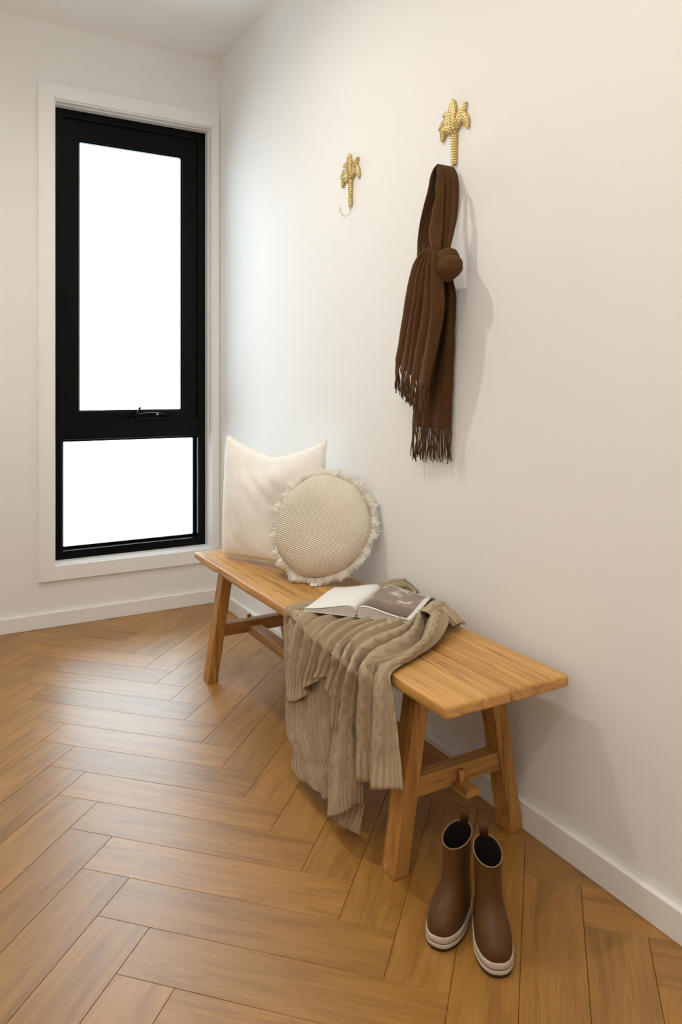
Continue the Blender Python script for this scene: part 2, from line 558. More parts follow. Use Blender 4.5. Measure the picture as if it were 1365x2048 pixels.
def frame4(x0, x1, y0, y1, z0, z1, w, wt=None, wb=None, wr=None):
    wt = w if wt is None else wt; wb = w if wb is None else wb; wr = w if wr is None else wr
    return ((x0, x0+w, y0, y1, z0, z1), (x1-wr, x1, y0, y1, z0, z1), (x0+w, x1-wr, y0, y1, z0, z0+wb), (x0+w, x1-wr, y0, y1, z1-wt, z1))
win = structure(empty('window_1', (-0.4, 0.08, 0.26)))
def wpart(name, bxs, m, bevel=0.0012, parent=win):
    off = Vector(win.location)
    me = boxes(name, *[(a-off.x, b-off.x, c-off.y, d-off.y, e-off.z, f-off.z) for a, b, c, d, e, f in bxs], bevel=bevel)
    o = link(name, me, m, parent)
    return o
# white timber reveal lining with a small bead, then the black aluminium frame
wpart('reveal_lining', frame4(WX0, WX1, -0.002, 0.138, WZ0, WZ1, 0.0115), M['trim'])
wpart('lining_bead', frame4(WX0+.009, WX1-.009, 0.030, 0.072, WZ0+.009, WZ1-.009, 0.006), M['trim'])
wpart('outer_frame', frame4(-0.757, -0.043, 0.070, 0.138, 0.270, 2.312, 0.040), M['black'])
wpart('transom', [(-0.717, -0.083, 0.072, 0.138, 0.812, 0.898)], M['black'])
# lower fixed light
wpart('glazing_bead', frame4(-0.717, -0.083, 0.112, 0.134, 0.310, 0.812, 0.012), M['black'])
pane_l = wpart('pane', [(-0.709, -0.091, 0.121, 0.126, 0.318, 0.806)], M['glass'], 0)
# upper awning sash
sash = wpart('awning_sash', frame4(-0.722, -0.078, 0.084, 0.130, 0.880, 2.276, 0.079, 0.094, 0.058), M['black'])
wpart('sash_bead', frame4(-0.647, -0.153, 0.096, 0.116, 0.934, 2.186, 0.010), M['black'], 0.001, sash)
wpart('pane', [(-0.642, -0.158, 0.108, 0.113, 0.940, 2.180)], M['glass'], 0, sash)
# chain winder on the transom
wd = wpart('chain_winder', [(-0.425, -0.185, 0.050, 0.074, 0.893, 0.906)], M['black'], 0.003)
bm = bmesh.new()
off = Vector(win.location)
tube_into(bm, [Vector(p) - off for p in ((-0.43, .062, .906), (-0.38, .058, .920), (-0.33, .056, .926), (-0.28, .058, .924), (-0.24, .062, .912), (-.225, .066, .905))], [.002, .005, .006, .006, .004, .002], 8)
link('winder_body', bm_mesh('winder_body', bm, True), M['black'], wd)
bm = bmesh.new()
tube_into(bm, [Vector(p) - off for p in ((-0.395, .050, .907), (-0.385, .046, .925), (-0.374, .044, .957))], [.008, .006, .005], 8)
link('winder_handle', bm_mesh('winder_handle', bm, True), M['black'], wd)
bm = bmesh.new()
tube_into(bm, [Vector(p) - off for p in ((-0.292, .050, .922), (-0.292, .044, .922))], [.005, .005], 10)
link('winder_screw', bm_mesh('winder_screw', bm, True), M['steel'], wd)

# ------------------------------------------------------------------ downlights in the ceiling
for i, (lx, ly) in enumerate(LAMPS):
    L = empty('downlight', (lx, ly, H))
    tag(L, ('recessed ceiling downlight nearest the window, above the wall hooks', 'recessed ceiling downlight above the near end of the bench')[i], 'ceiling light', 'recessed ceiling downlights')
    bm = bmesh.new()
    n = 32
    prof = ((0.034, -0.001), (0.036, -0.004), (0.046, -0.005), (0.048, -0.001))
    rings = [[bm.verts.new((r*math.cos(2*math.pi*k/n), r*math.sin(2*math.pi*k/n), z)) for k in range(n)] for r, z in prof]
    for r, q in zip(rings, rings[1:]):
        for k in range(n): bm.faces.new((r[k], r[(k+1) % n], q[(k+1) % n], q[k]))
    link('trim_ring', bm_mesh('trim_ring', bm, True), M['trim'], L)
    bm = bmesh.new()
    bmesh.ops.create_circle(bm, cap_ends=True, segments=32, radius=0.034, matrix=Matrix.Translation((0, 0, -0.0015)))
    link('diffuser', bm_mesh('diffuser', bm), M['glow'], L)
    ld = bpy.data.lights.new('downlight_beam', 'SPOT')
    ld.energy = LAMP_W[min(i, len(LAMP_W)-1)]; ld.color = LAMP_RGB
    ld.spot_size = math.radians(168); ld.spot_blend = 0.9; ld.shadow_soft_size = 0.03
    lo = bpy.data.objects.new('downlight_beam', ld); COL.objects.link(lo); lo.parent = L
    lo.location = (0, 0, -0.012)

# opal globe pendant behind the camera
pd = empty('pendant_light', (PENDANT[0], PENDANT[1], H))
tag(pd, 'white opal globe pendant lamp hanging on a thin cord behind the camera', 'pendant lamp')
bm = bmesh.new()
bmesh.ops.create_uvsphere(bm, u_segments=32, v_segments=16, radius=PENDANT_R, matrix=Matrix.Translation((0, 0, PENDANT[2] - H)))
gm = NT('opal_globe', 0.4, (0.9, 0.9, 0.9))
gm.b.inputs['Emission Color'].default_value = (*LAMP_RGB, 1); gm.b.inputs['Emission Strength'].default_value = PENDANT_GLOW
link('globe', bm_mesh('globe', bm, True), gm.m, pd)
link('cord', tube('cord', [(0, 0, 0), (0, 0, PENDANT[2] - H + PENDANT_R - .005)], 0.003, 8), M['black'], pd)
link('canopy', tube('canopy', [(0, 0, 0), (0, 0, -.012), (0, 0, -.016)], [.045, .045, .03], 24), M['trim'], pd)

# ------------------------------------------------------------------ bench
BX0, BX1, BY0, BY1, BZ = -0.373, -0.039, -2.285, -0.750, 0.430
BT = 0.027
bench = empty('bench', (-0.206, -1.515, 0.0))
tag(bench, 'long rustic wooden bench with splayed legs standing against the right wall', 'bench')
bo = Vector(bench.location)
def board(name, x0, x1, seed, front=False):
    n = 64; prof = []
    r = 0.005
    # rounded rectangle section x,z
    sec = []
    for cx, cz, a0 in ((x1-r, BZ-r, 0), (x0+r, BZ-r, 90), (x0+r, BZ-BT+r, 180), (x1-r, BZ-BT+r, 270)):
        for k in range(4):
            a = math.radians(a0 + 30*k); sec.append((cx + r*math.cos(a), cz + r*math.sin(a)))
    m = len(sec)
    vs, fs = [], []
    ys = [BY0 + 0.0 + (BY1-BY0) * k / n for k in range(n+1)]
    ys = [ys[0], ys[0]+.002, ys[0]+.006] + ys[1:-1] + [ys[-1]-.006, ys[-1]-.002, ys[-1]]
    for q, y in enumerate(ys):
        e = min(q, len(ys)-1-q); ins = (0.005, 0.0015, 0.0)[e] if e < 3 else 0.0
        mx, mz = (x0+x1)/2, BZ-BT/2
        for (x, z) in sec:
            sx = (x-mx) / ((x1-x0)/2); sz = (z-mz) / (BT/2)
            x2 = x - sx*ins; z2 = z - sz*ins
            w = noise.noise(Vector((seed, y*5, sx*2 + sz*3))) * 0.0018
            x2 += w; z2 += w * 0.35 * (1 if sz < 0 else 0.2)
            if front and sx < -0.9 and sz < 0.2:       # chipped lower front edge towards the window
                d = abs(y + 1.02); x2 += 0.006 * max(0, 1 - d/0.05); z2 += 0.006 * max(0, 1 - d/0.05)
                z2 += 0.006 * max(0.0, (y + 0.92) / 0.17)
            yy = y + 0.003 * noise.noise(Vector((x*30, seed, z*10))) if e == 0 else y
            vs.append(Vector((x2, yy, z2)) - bo)
    for q in range(len(ys)-1):
        for k in range(m):
            k2 = (k+1) % m
            fs.append((q*m+k, q*m+k2, (q+1)*m+k2, (q+1)*m+k))
    fs.append(tuple(range(m))); fs.append(tuple((len(ys)-1)*m + k for k in range(m-1, -1, -1)))
    me = mesh(name, vs, fs, False)
    b2 = bmesh.new(); b2.from_mesh(me); me2 = bm_mesh(name, b2)
    for p in me2.polygons: p.use_smooth = len(p.vertices) == 4
    return link(name, me2, M['wood_y'], bench)
board('seat_board', BX0, -0.2030, 1.3, True)
board('seat_board', -0.2018, BX1, 4.9)
lw, ld_ = 0.042, 0.050
zt = BZ - BT + 0.001
def leg(xf0, xt0, y0, y1, w=0.039):
    """foot front x and top front x"""
    bot = [(xf0, y0, 0), (xf0+w, y0, 0), (xf0+w, y1, 0), (xf0, y1, 0)]
    top = [(xt0, y0, zt), (xt0+w, y0, zt), (xt0+w, y1, zt), (xt0, y1, zt)]
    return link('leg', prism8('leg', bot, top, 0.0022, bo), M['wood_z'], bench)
for y0, y1 in ((-2.119, -2.070), (-0.934, -0.885)):
    leg(-0.384, -0.322, y0, y1)
    leg(-0.055, -0.122, y0, y1)
for y0, y1 in ((-2.112, -2.076), (-0.928, -0.891)):
    bot = [(-0.340, y0, .156), (-0.062, y0, .156), (-0.062, y1, .156), (-0.340, y1, .156)]
    top = [(-0.333, y0, .199), (-0.069, y0, .199), (-0.069, y1, .199), (-0.333, y1, .199)]
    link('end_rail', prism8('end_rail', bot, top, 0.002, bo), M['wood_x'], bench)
st = link('stretcher', prism8('stretcher', [(-0.225, -2.078, .150), (-0.182, -2.078, .150), (-0.182, -0.926, .150), (-0.225, -0.926, .150)],
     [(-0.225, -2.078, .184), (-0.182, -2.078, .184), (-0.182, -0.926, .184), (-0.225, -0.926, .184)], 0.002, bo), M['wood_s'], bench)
link('tenon', prism8('tenon', [(-0.222, -2.162, .150), (-0.184, -2.162, .150), (-0.184, -2.110, .150), (-0.222, -2.110, .150)],
     [(-0.222, -2.162, .166), (-0.184, -2.162, .166), (-0.184, -2.110, .166), (-0.222, -2.110, .166)], 0.002, bo), M['wood_s'], st)
link('tenon', prism8('tenon', [(-0.220, -0.893, .155), (-0.186, -0.893, .155), (-0.186, -0.845, .155), (-0.220, -0.845, .155)],
     [(-0.220, -0.893, .175), (-0.186, -0.893, .175), (-0.186, -0.845, .175), (-0.220, -0.845, .175)], 0.002, bo), M['wood_s'], st)
link('wedge_peg', tube('wedge_peg', [(-0.203, -2.122, .150), (-0.203, -2.122, .192)], [.006, .008], 8, 1.0, bo), M['wood_z'], st)
link('wedge_peg', tube('wedge_peg', [(-0.203, -0.878, .150), (-0.203, -0.878, .205)], [.007, .009], 8, 1.0, bo), M['wood_z'], st)

# measured shapes of the draped cloth, in metres
SCARF = {"left_strand":[[[-0.063,-1.8473,1.645],[-0.014,-1.85,1.643]],[[-0.066,-1.8321,1.6292],[-0.016,-1.8156,1.6408]],[[-0.064,-1.8143,1.5883],[-0.012,-1.7959,1.5997]],[[-0.06,-1.7875,1.5423],[-0.012,-1.7795,1.5498]],[[-0.057,-1.7619,1.5012],[-0.014,-1.7692,1.5046]],[[-0.056,-1.7487,1.459],[-0.018,-1.7652,1.4599]],[[-0.058,-1.7473,1.4096],[-0.03,-1.7757,1.4233]],[[-0.052,-1.7415,1.3862],[-0.03,-1.7757,1.3898]]],"right_strand":[[[-0.061,-1.8461,1.6452],[-0.014,-1.8534,1.6417]],[[-0.06,-1.8536,1.6288],[-0.012,-1.8629,1.627]],[[-0.056,-1.8553,1.6075],[-0.012,-1.8711,1.6012]],[[-0.052,-1.8536,1.5785],[-0.014,-1.8729,1.5596]],[[-0.05,-1.851,1.5449],[-0.018,-1.8746,1.518]],[[-0.052,-1.8518,1.5058],[-0.026,-1.8778,1.4822]],[[-0.056,-1.8553,1.4661],[-0.036,-1.8779,1.4469]],[[-0.062,-1.8614,1.4259],[-0.048,-1.8846,1.4212]],[[-0.06,-1.8553,1.4014],[-0.05,-1.8889,1.397]]],"front_strand":[[[-0.062,-1.8562,1.6343],[-0.058,-1.8666,1.6236]],[[-0.066,-1.8632,1.6105],[-0.06,-1.8744,1.5979]],[[-0.072,-1.8631,1.5842],[-0.062,-1.8794,1.571]],[[-0.076,-1.8701,1.5544],[-0.064,-1.882,1.5406]],[[-0.08,-1.8572,1.5228],[-0.066,-1.8825,1.5148]],[[-0.082,-1.8457,1.4865],[-0.068,-1.8831,1.4807]],[[-0.084,-1.8388,1.4512],[-0.072,-1.8831,1.4465]],[[-0.086,-1.854,1.4206],[-0.076,-1.8832,1.4166]],[[-0.08,-1.8642,1.3982],[-0.072,-1.878,1.3968]]],"front_tail":[[[-0.084,-1.8484,1.4206],[-0.092,-1.8802,1.4072]],[[-0.078,-1.7967,1.4112],[-0.098,-1.8899,1.3842]],[[-0.072,-1.7581,1.3956],[-0.098,-1.8933,1.3524]],[[-0.07,-1.734,1.3588],[-0.096,-1.8951,1.3128]],[[-0.068,-1.7154,1.316],[-0.094,-1.8949,1.2733]],[[-0.066,-1.6965,1.261],[-0.092,-1.8898,1.2321]],[[-0.064,-1.6773,1.212],[-0.09,-1.8775,1.1912]],[[-0.062,-1.66,1.1644],[-0.088,-1.8626,1.1393]],[[-0.06,-1.6466,1.1311],[-0.086,-1.8476,1.093]],[[-0.06,-1.6487,1.1252],[-0.084,-1.8323,1.0481]]],"back_tail":[[[-0.036,-1.8058,1.3673],[-0.04,-1.8812,1.3672]],[[-0.034,-1.8031,1.3458],[-0.03,-1.8703,1.3396]],[[-0.032,-1.7968,1.3158],[-0.02,-1.8716,1.2994]],[[-0.03,-1.7757,1.267],[-0.016,-1.8673,1.2549]],[[-0.03,-1.7456,1.1906],[-0.014,-1.8603,1.1843]],[[-0.03,-1.7108,1.1008],[-0.012,-1.8519,1.098]],[[-0.03,-1.6929,1.0087],[-0.012,-1.8457,1.0111]],[[-0.03,-1.6837,0.9365],[-0.012,-1.8415,0.9391]]]}
KNOT = [[-0.075,-1.9091,1.3687],[-0.05,-1.9385,1.3685],[-0.06,-1.8898,1.4213],[-0.06,-1.8898,1.3243]]
UPPER = [[[-0.1784,-1.5248,0.437],[-0.2616,-1.5582,0.44],[-0.3047,-1.5635,0.442],[-0.3594,-1.5769,0.444],[-0.3855,-1.5869,0.437],[-0.386,-1.5754,0.3897],[-0.388,-1.5869,0.3166],[-0.39,-1.6001,0.2449],[-0.392,-1.6097,0.1936]],[[-0.2457,-1.6438,0.44],[-0.2855,-1.6599,0.444],[-0.3348,-1.6802,0.45],[-0.3884,-1.704,0.455],[-0.405,-1.7006,0.4283],[-0.408,-1.6776,0.3636],[-0.41,-1.6666,0.3016],[-0.41,-1.6614,0.2556],[-0.412,-1.6639,0.2171]],[[-0.2289,-1.7065,0.441],[-0.2695,-1.7162,0.446],[-0.3231,-1.7363,0.453],[-0.3818,-1.7618,0.459],[-0.41,-1.7611,0.4287],[-0.415,-1.745,0.3645],[-0.416,-1.727,0.3124],[-0.416,-1.7189,0.2737],[-0.418,-1.7214,0.2435]],[[-0.1961,-1.7466,0.443],[-0.2503,-1.7638,0.45],[-0.3119,-1.79,0.458],[-0.3747,-1.8264,0.464],[-0.4147,-1.8321,0.44],[-0.42,-1.8067,0.3852],[-0.422,-1.7878,0.3448],[-0.422,-1.774,0.3157],[-0.424,-1.7709,0.294]],[[-0.1728,-1.7793,0.446],[-0.2348,-1.8081,0.456],[-0.2959,-1.8326,0.463],[-0.3611,-1.8652,0.468],[-0.4103,-1.8794,0.45],[-0.425,-1.8773,0.4187],[-0.426,-1.8608,0.3869],[-0.426,-1.8463,0.3619],[-0.428,-1.8385,0.3454]],[[-0.1582,-1.8106,0.45],[-0.2185,-1.8424,0.46],[-0.2836,-1.8726,0.468],[-0.3508,-1.9097,0.473],[-0.3988,-1.9146,0.452],[-0.43,-1.9405,0.4331],[-0.43,-1.9224,0.3982],[-0.43,-1.9088,0.3692],[-0.432,-1.8967,0.3408]],[[-0.1485,-1.8383,0.456],[-0.2044,-1.8787,0.466],[-0.2654,-1.9141,0.474],[-0.3317,-1.9403,0.478],[-0.3794,-1.9367,0.457],[-0.435,-1.9882,0.4398],[-0.433,-1.959,0.3824],[-0.43,-1.9305,0.317],[-0.428,-1.9154,0.2637]],[[-0.1444,-1.8669,0.466],[-0.209,-1.9312,0.476],[-0.2737,-1.9779,0.482],[-0.3414,-1.9952,0.48],[-0.3911,-1.9879,0.457],[-0.44,-2.0217,0.4302],[-0.435,-1.9913,0.366],[-0.425,-1.961,0.2893],[-0.418,-1.9388,0.208]],[[-0.1473,-1.8833,0.478],[-0.2084,-1.951,0.478],[-0.2657,-1.9979,0.474],[-0.3282,-2.0101,0.464],[-0.3786,-2.0128,0.45],[-0.42,-2.0461,0.4315],[-0.418,-2.0309,0.3615],[-0.415,-2.0229,0.2653],[-0.413,-2.0202,0.1786]],[[-0.122,-1.9145,0.486],[-0.1947,-1.9947,0.478],[-0.2486,-2.0353,0.466],[-0.3214,-2.0676,0.454],[-0.383,-2.0773,0.444],[-0.41,-2.0945,0.4073],[-0.415,-2.0941,0.3339],[-0.416,-2.0878,0.2483],[-0.418,-2.086,0.1913]],[[-0.106,-1.9481,0.482],[-0.1359,-1.9837,0.462],[-0.2207,-2.0353,0.444],[-0.3099,-2.0673,0.44],[-0.3783,-2.102,0.437],[-0.388,-2.1187,0.4085],[-0.396,-2.1444,0.3526],[-0.402,-2.1697,0.2841],[-0.405,-2.1842,0.2325]]]
LOWER = [[[-0.378,-1.5747,0.3263],[-0.382,-1.5832,0.2366],[-0.388,-1.5941,0.1728],[-0.392,-1.6043,0.1281],[-0.398,-1.6267,0.1028],[-0.402,-1.6736,0.0884],[-0.404,-1.6693,0.0446],[-0.407,-1.7128,0.0326]],[[-0.385,-1.6471,0.3501],[-0.392,-1.6615,0.2661],[-0.402,-1.6694,0.2045],[-0.408,-1.686,0.1573],[-0.414,-1.727,0.1288],[-0.416,-1.7589,0.1077],[-0.416,-1.7822,0.0796],[-0.416,-1.8162,0.0593]],[[-0.385,-1.7213,0.3731],[-0.39,-1.7311,0.2901],[-0.396,-1.7468,0.2326],[-0.402,-1.7663,0.1885],[-0.406,-1.7894,0.1465],[-0.408,-1.8157,0.1171],[-0.408,-1.834,0.0845],[-0.408,-1.8498,0.0497]],[[-0.385,-1.7906,0.3947],[-0.388,-1.8,0.3138],[-0.39,-1.8075,0.2544],[-0.395,-1.8241,0.2103],[-0.398,-1.8427,0.1675],[-0.398,-1.8513,0.1306],[-0.398,-1.8569,0.0993],[-0.398,-1.8597,0.0602]],[[-0.375,-1.8447,0.4097],[-0.376,-1.8535,0.3302],[-0.378,-1.8641,0.2734],[-0.38,-1.8711,0.2259],[-0.382,-1.8747,0.1774],[-0.382,-1.8747,0.137],[-0.382,-1.8747,0.1034],[-0.382,-1.8747,0.063]]]
MIDDLE = [[[-0.385,-1.8697,0.3384],[-0.39,-1.8889,0.3454],[-0.4,-1.8966,0.2905],[-0.41,-1.901,0.2351],[-0.414,-1.8946,0.1673],[-0.416,-1.8927,0.1175],[-0.416,-1.89,0.0732],[-0.416,-1.8886,0.0289]],[[-0.395,-1.9278,0.3607],[-0.405,-1.9517,0.3704],[-0.42,-1.9714,0.3233],[-0.43,-1.9794,0.2719],[-0.434,-1.9801,0.2103],[-0.434,-1.9769,0.1617],[-0.432,-1.9733,0.1217],[-0.43,-1.9749,0.0841]],[[-0.385,-1.9494,0.3663],[-0.39,-1.9611,0.3707],[-0.4,-1.978,0.3215],[-0.405,-1.9865,0.269],[-0.408,-1.9978,0.2116],[-0.408,-2.0021,0.176],[-0.406,-2.0005,0.1435],[-0.404,-1.9953,0.1121]],[[-0.365,-1.9538,0.3639],[-0.37,-1.9683,0.3693],[-0.37,-1.9745,0.3137],[-0.37,-1.9776,0.2572],[-0.37,-1.9807,0.1945],[-0.372,-1.984,0.1486],[-0.374,-1.986,0.1086],[-0.374,-1.9842,0.0822]]]
FLAP = [[[-0.412,-1.8812,0.0263],[-0.4,-1.9365,0.0267],[-0.39,-1.9867,0.031]],[[-0.4,-1.8897,0.0554],[-0.39,-1.9387,0.0639],[-0.38,-1.9818,0.0604]],[[-0.39,-1.9058,0.1002],[-0.38,-1.9409,0.1077],[-0.375,-1.9889,0.1103]]]
ROLLS = [[[-0.0856,-1.5557,0.44],[-0.0554,-1.5626,0.448],[-0.0233,-1.5747,0.452],[0.0045,-1.5932,0.456],[0.0132,-1.6208,0.458],[0.008,-1.6495,0.454],[0.002,-1.6719,0.446]],[[-0.1529,-1.9179,0.474],[-0.1146,-1.9046,0.478],[-0.0896,-1.901,0.474],[-0.0847,-1.9207,0.466],[-0.0806,-1.9383,0.456],[-0.0782,-1.9481,0.446]]]
TAG = [[-0.41,-1.8268,0.0526],[-0.41,-1.8341,0.0374]]

def uvmap(me, uvs):
    """per-vertex uv"""
    uv = me.uv_layers.new(name='UVMap')
    for l in me.loops: uv.data[l.index].uv = uvs[l.vertex_index]

def knots(pts, k):
    """Catmull-Rom with k samples per knot interval (index aligned)"""
    P = [Vector(p) for p in pts]
    P = [P[0]*2 - P[1]] + P + [P[-1]*2 - P[-2]]
    out = []
    for i in range(1, len(P) - 2):
        for s in range(k): out.append(cr(P[i-1], P[i], P[i+1], P[i+2], s / k))
    out.append(P[-2].copy())
    return out

# ------------------------------------------------------------------ square cushion
cb = Vector((-0.215, -1.06, BZ))
cush = empty('square_cushion', cb)
tag(cush, 'large plain white square linen cushion propped upright at the window end of the bench', 'cushion')
TL, TR, BL, BR = (Vector(p) for p in ((-0.258, -0.785, 0.872), (-0.080, -1.262, 0.874), (-0.305, -0.880, 0.438), (-0.118, -1.300, 0.438)))
def pillow_side(sgn, n=44):
    vs, fs = [], []
    nrm = Vector((-0.93, -0.34, 0.12)).normalized()
    for i in range(n+1):
        for j in range(n+1):
            u, v = -1 + 2*i/n, -1 + 2*j/n
            u2 = u * (1 - 0.055*(1 - v*v)); v2 = v * (1 - 0.045*(1 - u*u))
            p = BL.lerp(BR, (u2+1)/2).lerp(TL.lerp(TR, (u2+1)/2), (v2+1)/2)
            if v > 0:
                k = v*v*(3 - 2*v)
                p.z -= 0.062 * k * max(0.0, 1 - abs(u - 0.02)**1.35)
            e = max(0.0, (1 - u*u)) * max(0.0, (1 - v*v))
            d = 0.078 * e**0.42 * (1 - 0.22*max(0, v))
            if sgn > 0:
                ku = max(0.0, min(1.0, (u + 0.35)/0.95)); kv = max(0.0, min(1.0, (0.75 - v)/1.2))
                d *= 1 - 0.95*ku*ku*(3 - 2*ku)*kv*kv*(3 - 2*kv)
            d += 0.006 * noise.noise(Vector((u*2.3, v*2.3, 3.0 + sgn))) * e**0.3
            d += 0.004 * noise.noise(Vector((u*5 + v*4, v*1.5 - u*2, 9.0))) * e**0.3
            p = p + nrm * (sgn * d)
            p.z = max(p.z, BZ + 0.0015)
            vs.append(p - cb)
    m = n + 1
    for i in range(n):
        for j in range(n):
            q = (i*m+j, (i+1)*m+j, (i+1)*m+j+1, i*m+j+1)
            fs.append(q if sgn > 0 else q[::-1])
    return vs, fs
v1, f1 = pillow_side(1); v2, f2 = pillow_side(-1)
me = mesh('cover', v1 + v2, f1 + [tuple(i + len(v1) for i in f) for f in f2], True)
b2 = bmesh.new(); b2.from_mesh(me); bmesh.ops.remove_doubles(b2, verts=b2.verts, dist=0.0004)
me = bm_mesh('cover', b2, True)
link('cover', me, M['linen'], cush)
# piped seam round the edge
bm = bmesh.new()
edge = []
n = 44
for lst in ([(i, 0) for i in range(n)], [(n, j) for j in range(n)], [(i, n) for i in range(n, 0, -1)], [(0, j) for j in range(n, 0, -1)]):
    edge += [v1[i*(n+1)+j] for i, j in lst]
edge = [Vector((p.x, p.y, max(p.z, 0.003))) for p in edge]
tube_into(bm, edge + [edge[0]], 0.0020, 6)
link('seam', bm_mesh('seam', bm, True), M['linen'], cush)

# ------------------------------------------------------------------ round cushion
RC = Vector((-0.140, -1.338, 0.606)); RR = 0.168
rn = Vector((-0.75, -0.55, 0.37)).normalized()
re1 = Vector((0.591, -0.806, 0)).normalized(); re2 = rn.cross(re1); re2 = re2 if re2.z > 0 else -re2
rc = empty('round_cushion', (-0.15, -1.39, BZ))
tag(rc, 'round cream woven cushion with a ragged fringe leaning on the white square cushion', 'cushion')
ro = Vector(rc.location)
def edge_r(a): return RR * (1 + 0.018*math.sin(3*a+1) + 0.012*math.sin(7*a))
frame = Matrix((re1, re2, rn)).transposed().to_4x4()
frame.translation = RC - ro
vs, fs = [], []
NA, NR = 72, 14
for sgn, hh in ((1, 0.062), (-1, 0.045)):
    base = len(vs)
    vs.append((0, 0, sgn*hh))
    for r in range(1, NR+1):
        q = r / NR
        for k in range(NA):
            a = 2*math.pi*k/NA
            R = edge_r(a) * q
            h = hh * (1 - q**3.2)**0.62
            h += 0.002*noise.noise(Vector((R*20*math.cos(a), R*20*math.sin(a), sgn))) * (1-q)
            vs.append((R*math.cos(a), R*math.sin(a), sgn*h))
    for k in range(NA):
        k2 = (k+1) % NA
        f = (base, base+1+k, base+1+k2); fs.append(f if sgn > 0 else f[::-1])
        for r in range(NR-1):
            a_, b_ = base+1+r*NA, base+1+(r+1)*NA
            f = (a_+k, b_+k, b_+k2, a_+k2); fs.append(f if sgn > 0 else f[::-1])
me = mesh('cover', vs, fs, True)
b2 = bmesh.new(); b2.from_mesh(me); bmesh.ops.remove_doubles(b2, verts=b2.verts, dist=0.0003)
co = link('cover', bm_mesh('cover', b2, True), M['woven'], rc)
co.matrix_local = frame @ Matrix.Rotation(math.radians(-14), 4, 'Z')
# fringe : ruffled threads
bm = bmesh.new()
rnd = random.Random(5)
NT_ = 1150
floor_z = BZ + 0.002
for k in range(NT_):
    a = 2*math.pi*(k + rnd.random()*0.9)/NT_
    ruf = math.sin(a*19 + 1.7*math.sin(a*5)) 
    R0 = edge_r(a) - 0.004
    ln = 0.029 + 0.006*math.sin(a*13+2) + rnd.uniform(-.004, .005)
    tilt = 0.75*ruf + rnd.uniform(-.25, .25)
    side = 0.35*math.cos(a*19) + rnd.uniform(-.15, .15)
    rad = re1*math.cos(a) + re2*math.sin(a); tan = -re1*math.sin(a) + re2*math.cos(a)
    p0 = RC + rad*R0 + rn*rnd.uniform(-.003, .003)
    d0 = (rad + rn*(0.25*tilt)).normalized(); d1 = (rad + rn*tilt + tan*side).normalized()
    pts = [p0, p0 + d0*ln*0.45, p0 + d0*ln*0.45 + d1*ln*0.55]
    for p in pts:
        if p.z < floor_z: p += rn*((floor_z - p.z)*0.8); p.z = floor_z + rnd.uniform(0, .002)
        if p.x > -0.0015: p.x = -0.0015
    tube_into(bm, [p - ro for p in pts], [0.0014, 0.0013, 0.0008], 4)
fr = link('fringe', bm_mesh('fringe', bm, True), M['fringe'], rc)
tag(fr, kind='stuff')

# ------------------------------------------------------------------ knitted throw
th = empty('knitted_throw', (-0.25, -1.85, BZ))
tag(th, 'beige cable-knit throw draped over the middle of the bench, hanging down its front', 'blanket')
to = Vector(th.location)
KS = 7
def folded(cols, k, depth_x, depth_z, seed):
    """round ridges along the columns, sharp valleys between them"""
    C = across([knots(c, KS) for c in cols], k)
    for i, c in enumerate(C):
        w = (i % k) / k; g = i // k
        f = (1 - abs(2*w - 1))**1.35
        f *= (0.7, 0.9, 1.0, 1.0, 1.0, 1.1, 1.3, 1.6, 1.1, 0.22, 0.22)[g] if seed == 1.0 else 0.8 + 0.5*noise.noise(Vector((g*2.7, seed, 0)))
        for j, p in enumerate(c):
            s = j / (len(c) - 1)
            h = max(0.0, min(1.0, (0.448 - p.z) / 0.03))
            p.x += depth_x * f * h * (0.75 + 0.35*math.sin(5*s + g))
            p.z -= depth_z * f * (1 - h)
            p.x += 0.0035 * noise.noise(Vector((p.y*26, p.z*22, seed)))
            if p.x > -0.381: p.z = max(p.z, 0.4365)
            if p.z < 0.43: p.x = min(p.x, -0.3785)
    return C
def knit_sheet(name, C, k):
    me = sheet(name, C, off=to)
    uv = me.uv_layers['UVMap']; m = len(C[0])
    for l in me.loops:
        uv.data[l.index].uv.x = (l.vertex_index // m) / k * 0.085
    return solid(link(name, me, M['knit'], th), 0.0055, 0.0)
knit_sheet('top_layer', folded(UPPER, 10, 0.038, 0.034, 1.0), 10)
knit_sheet('hanging_fold', folded(LOWER, 12, 0.016, 0.0, 2.0), 12)
knit_sheet('hanging_fold', folded(MIDDLE, 12, 0.012, 0.0, 4.0), 12)
# the part lying flat under the magazine
C = []
for i in range(31):
    y = -1.60 - 0.33*i/30
    C.append([Vector((-0.045 - 0.31*j/24 + 0.012*math.sin(i*0.7), y + 0.015*math.sin(j*0.5), 0.4375 + 0.004*(1 + noise.noise(Vector((i*0.35, j*0.3, 7)))))) for j in range(25)])
knit_sheet('flat_layer', C, 6)
cols = across([knots(list(c), KS) for c in zip(*FLAP)], 8)
solid(link('turned_corner', sheet('turned_corner', cols, off=to), M['knit'], th), 0.005, 0.0)
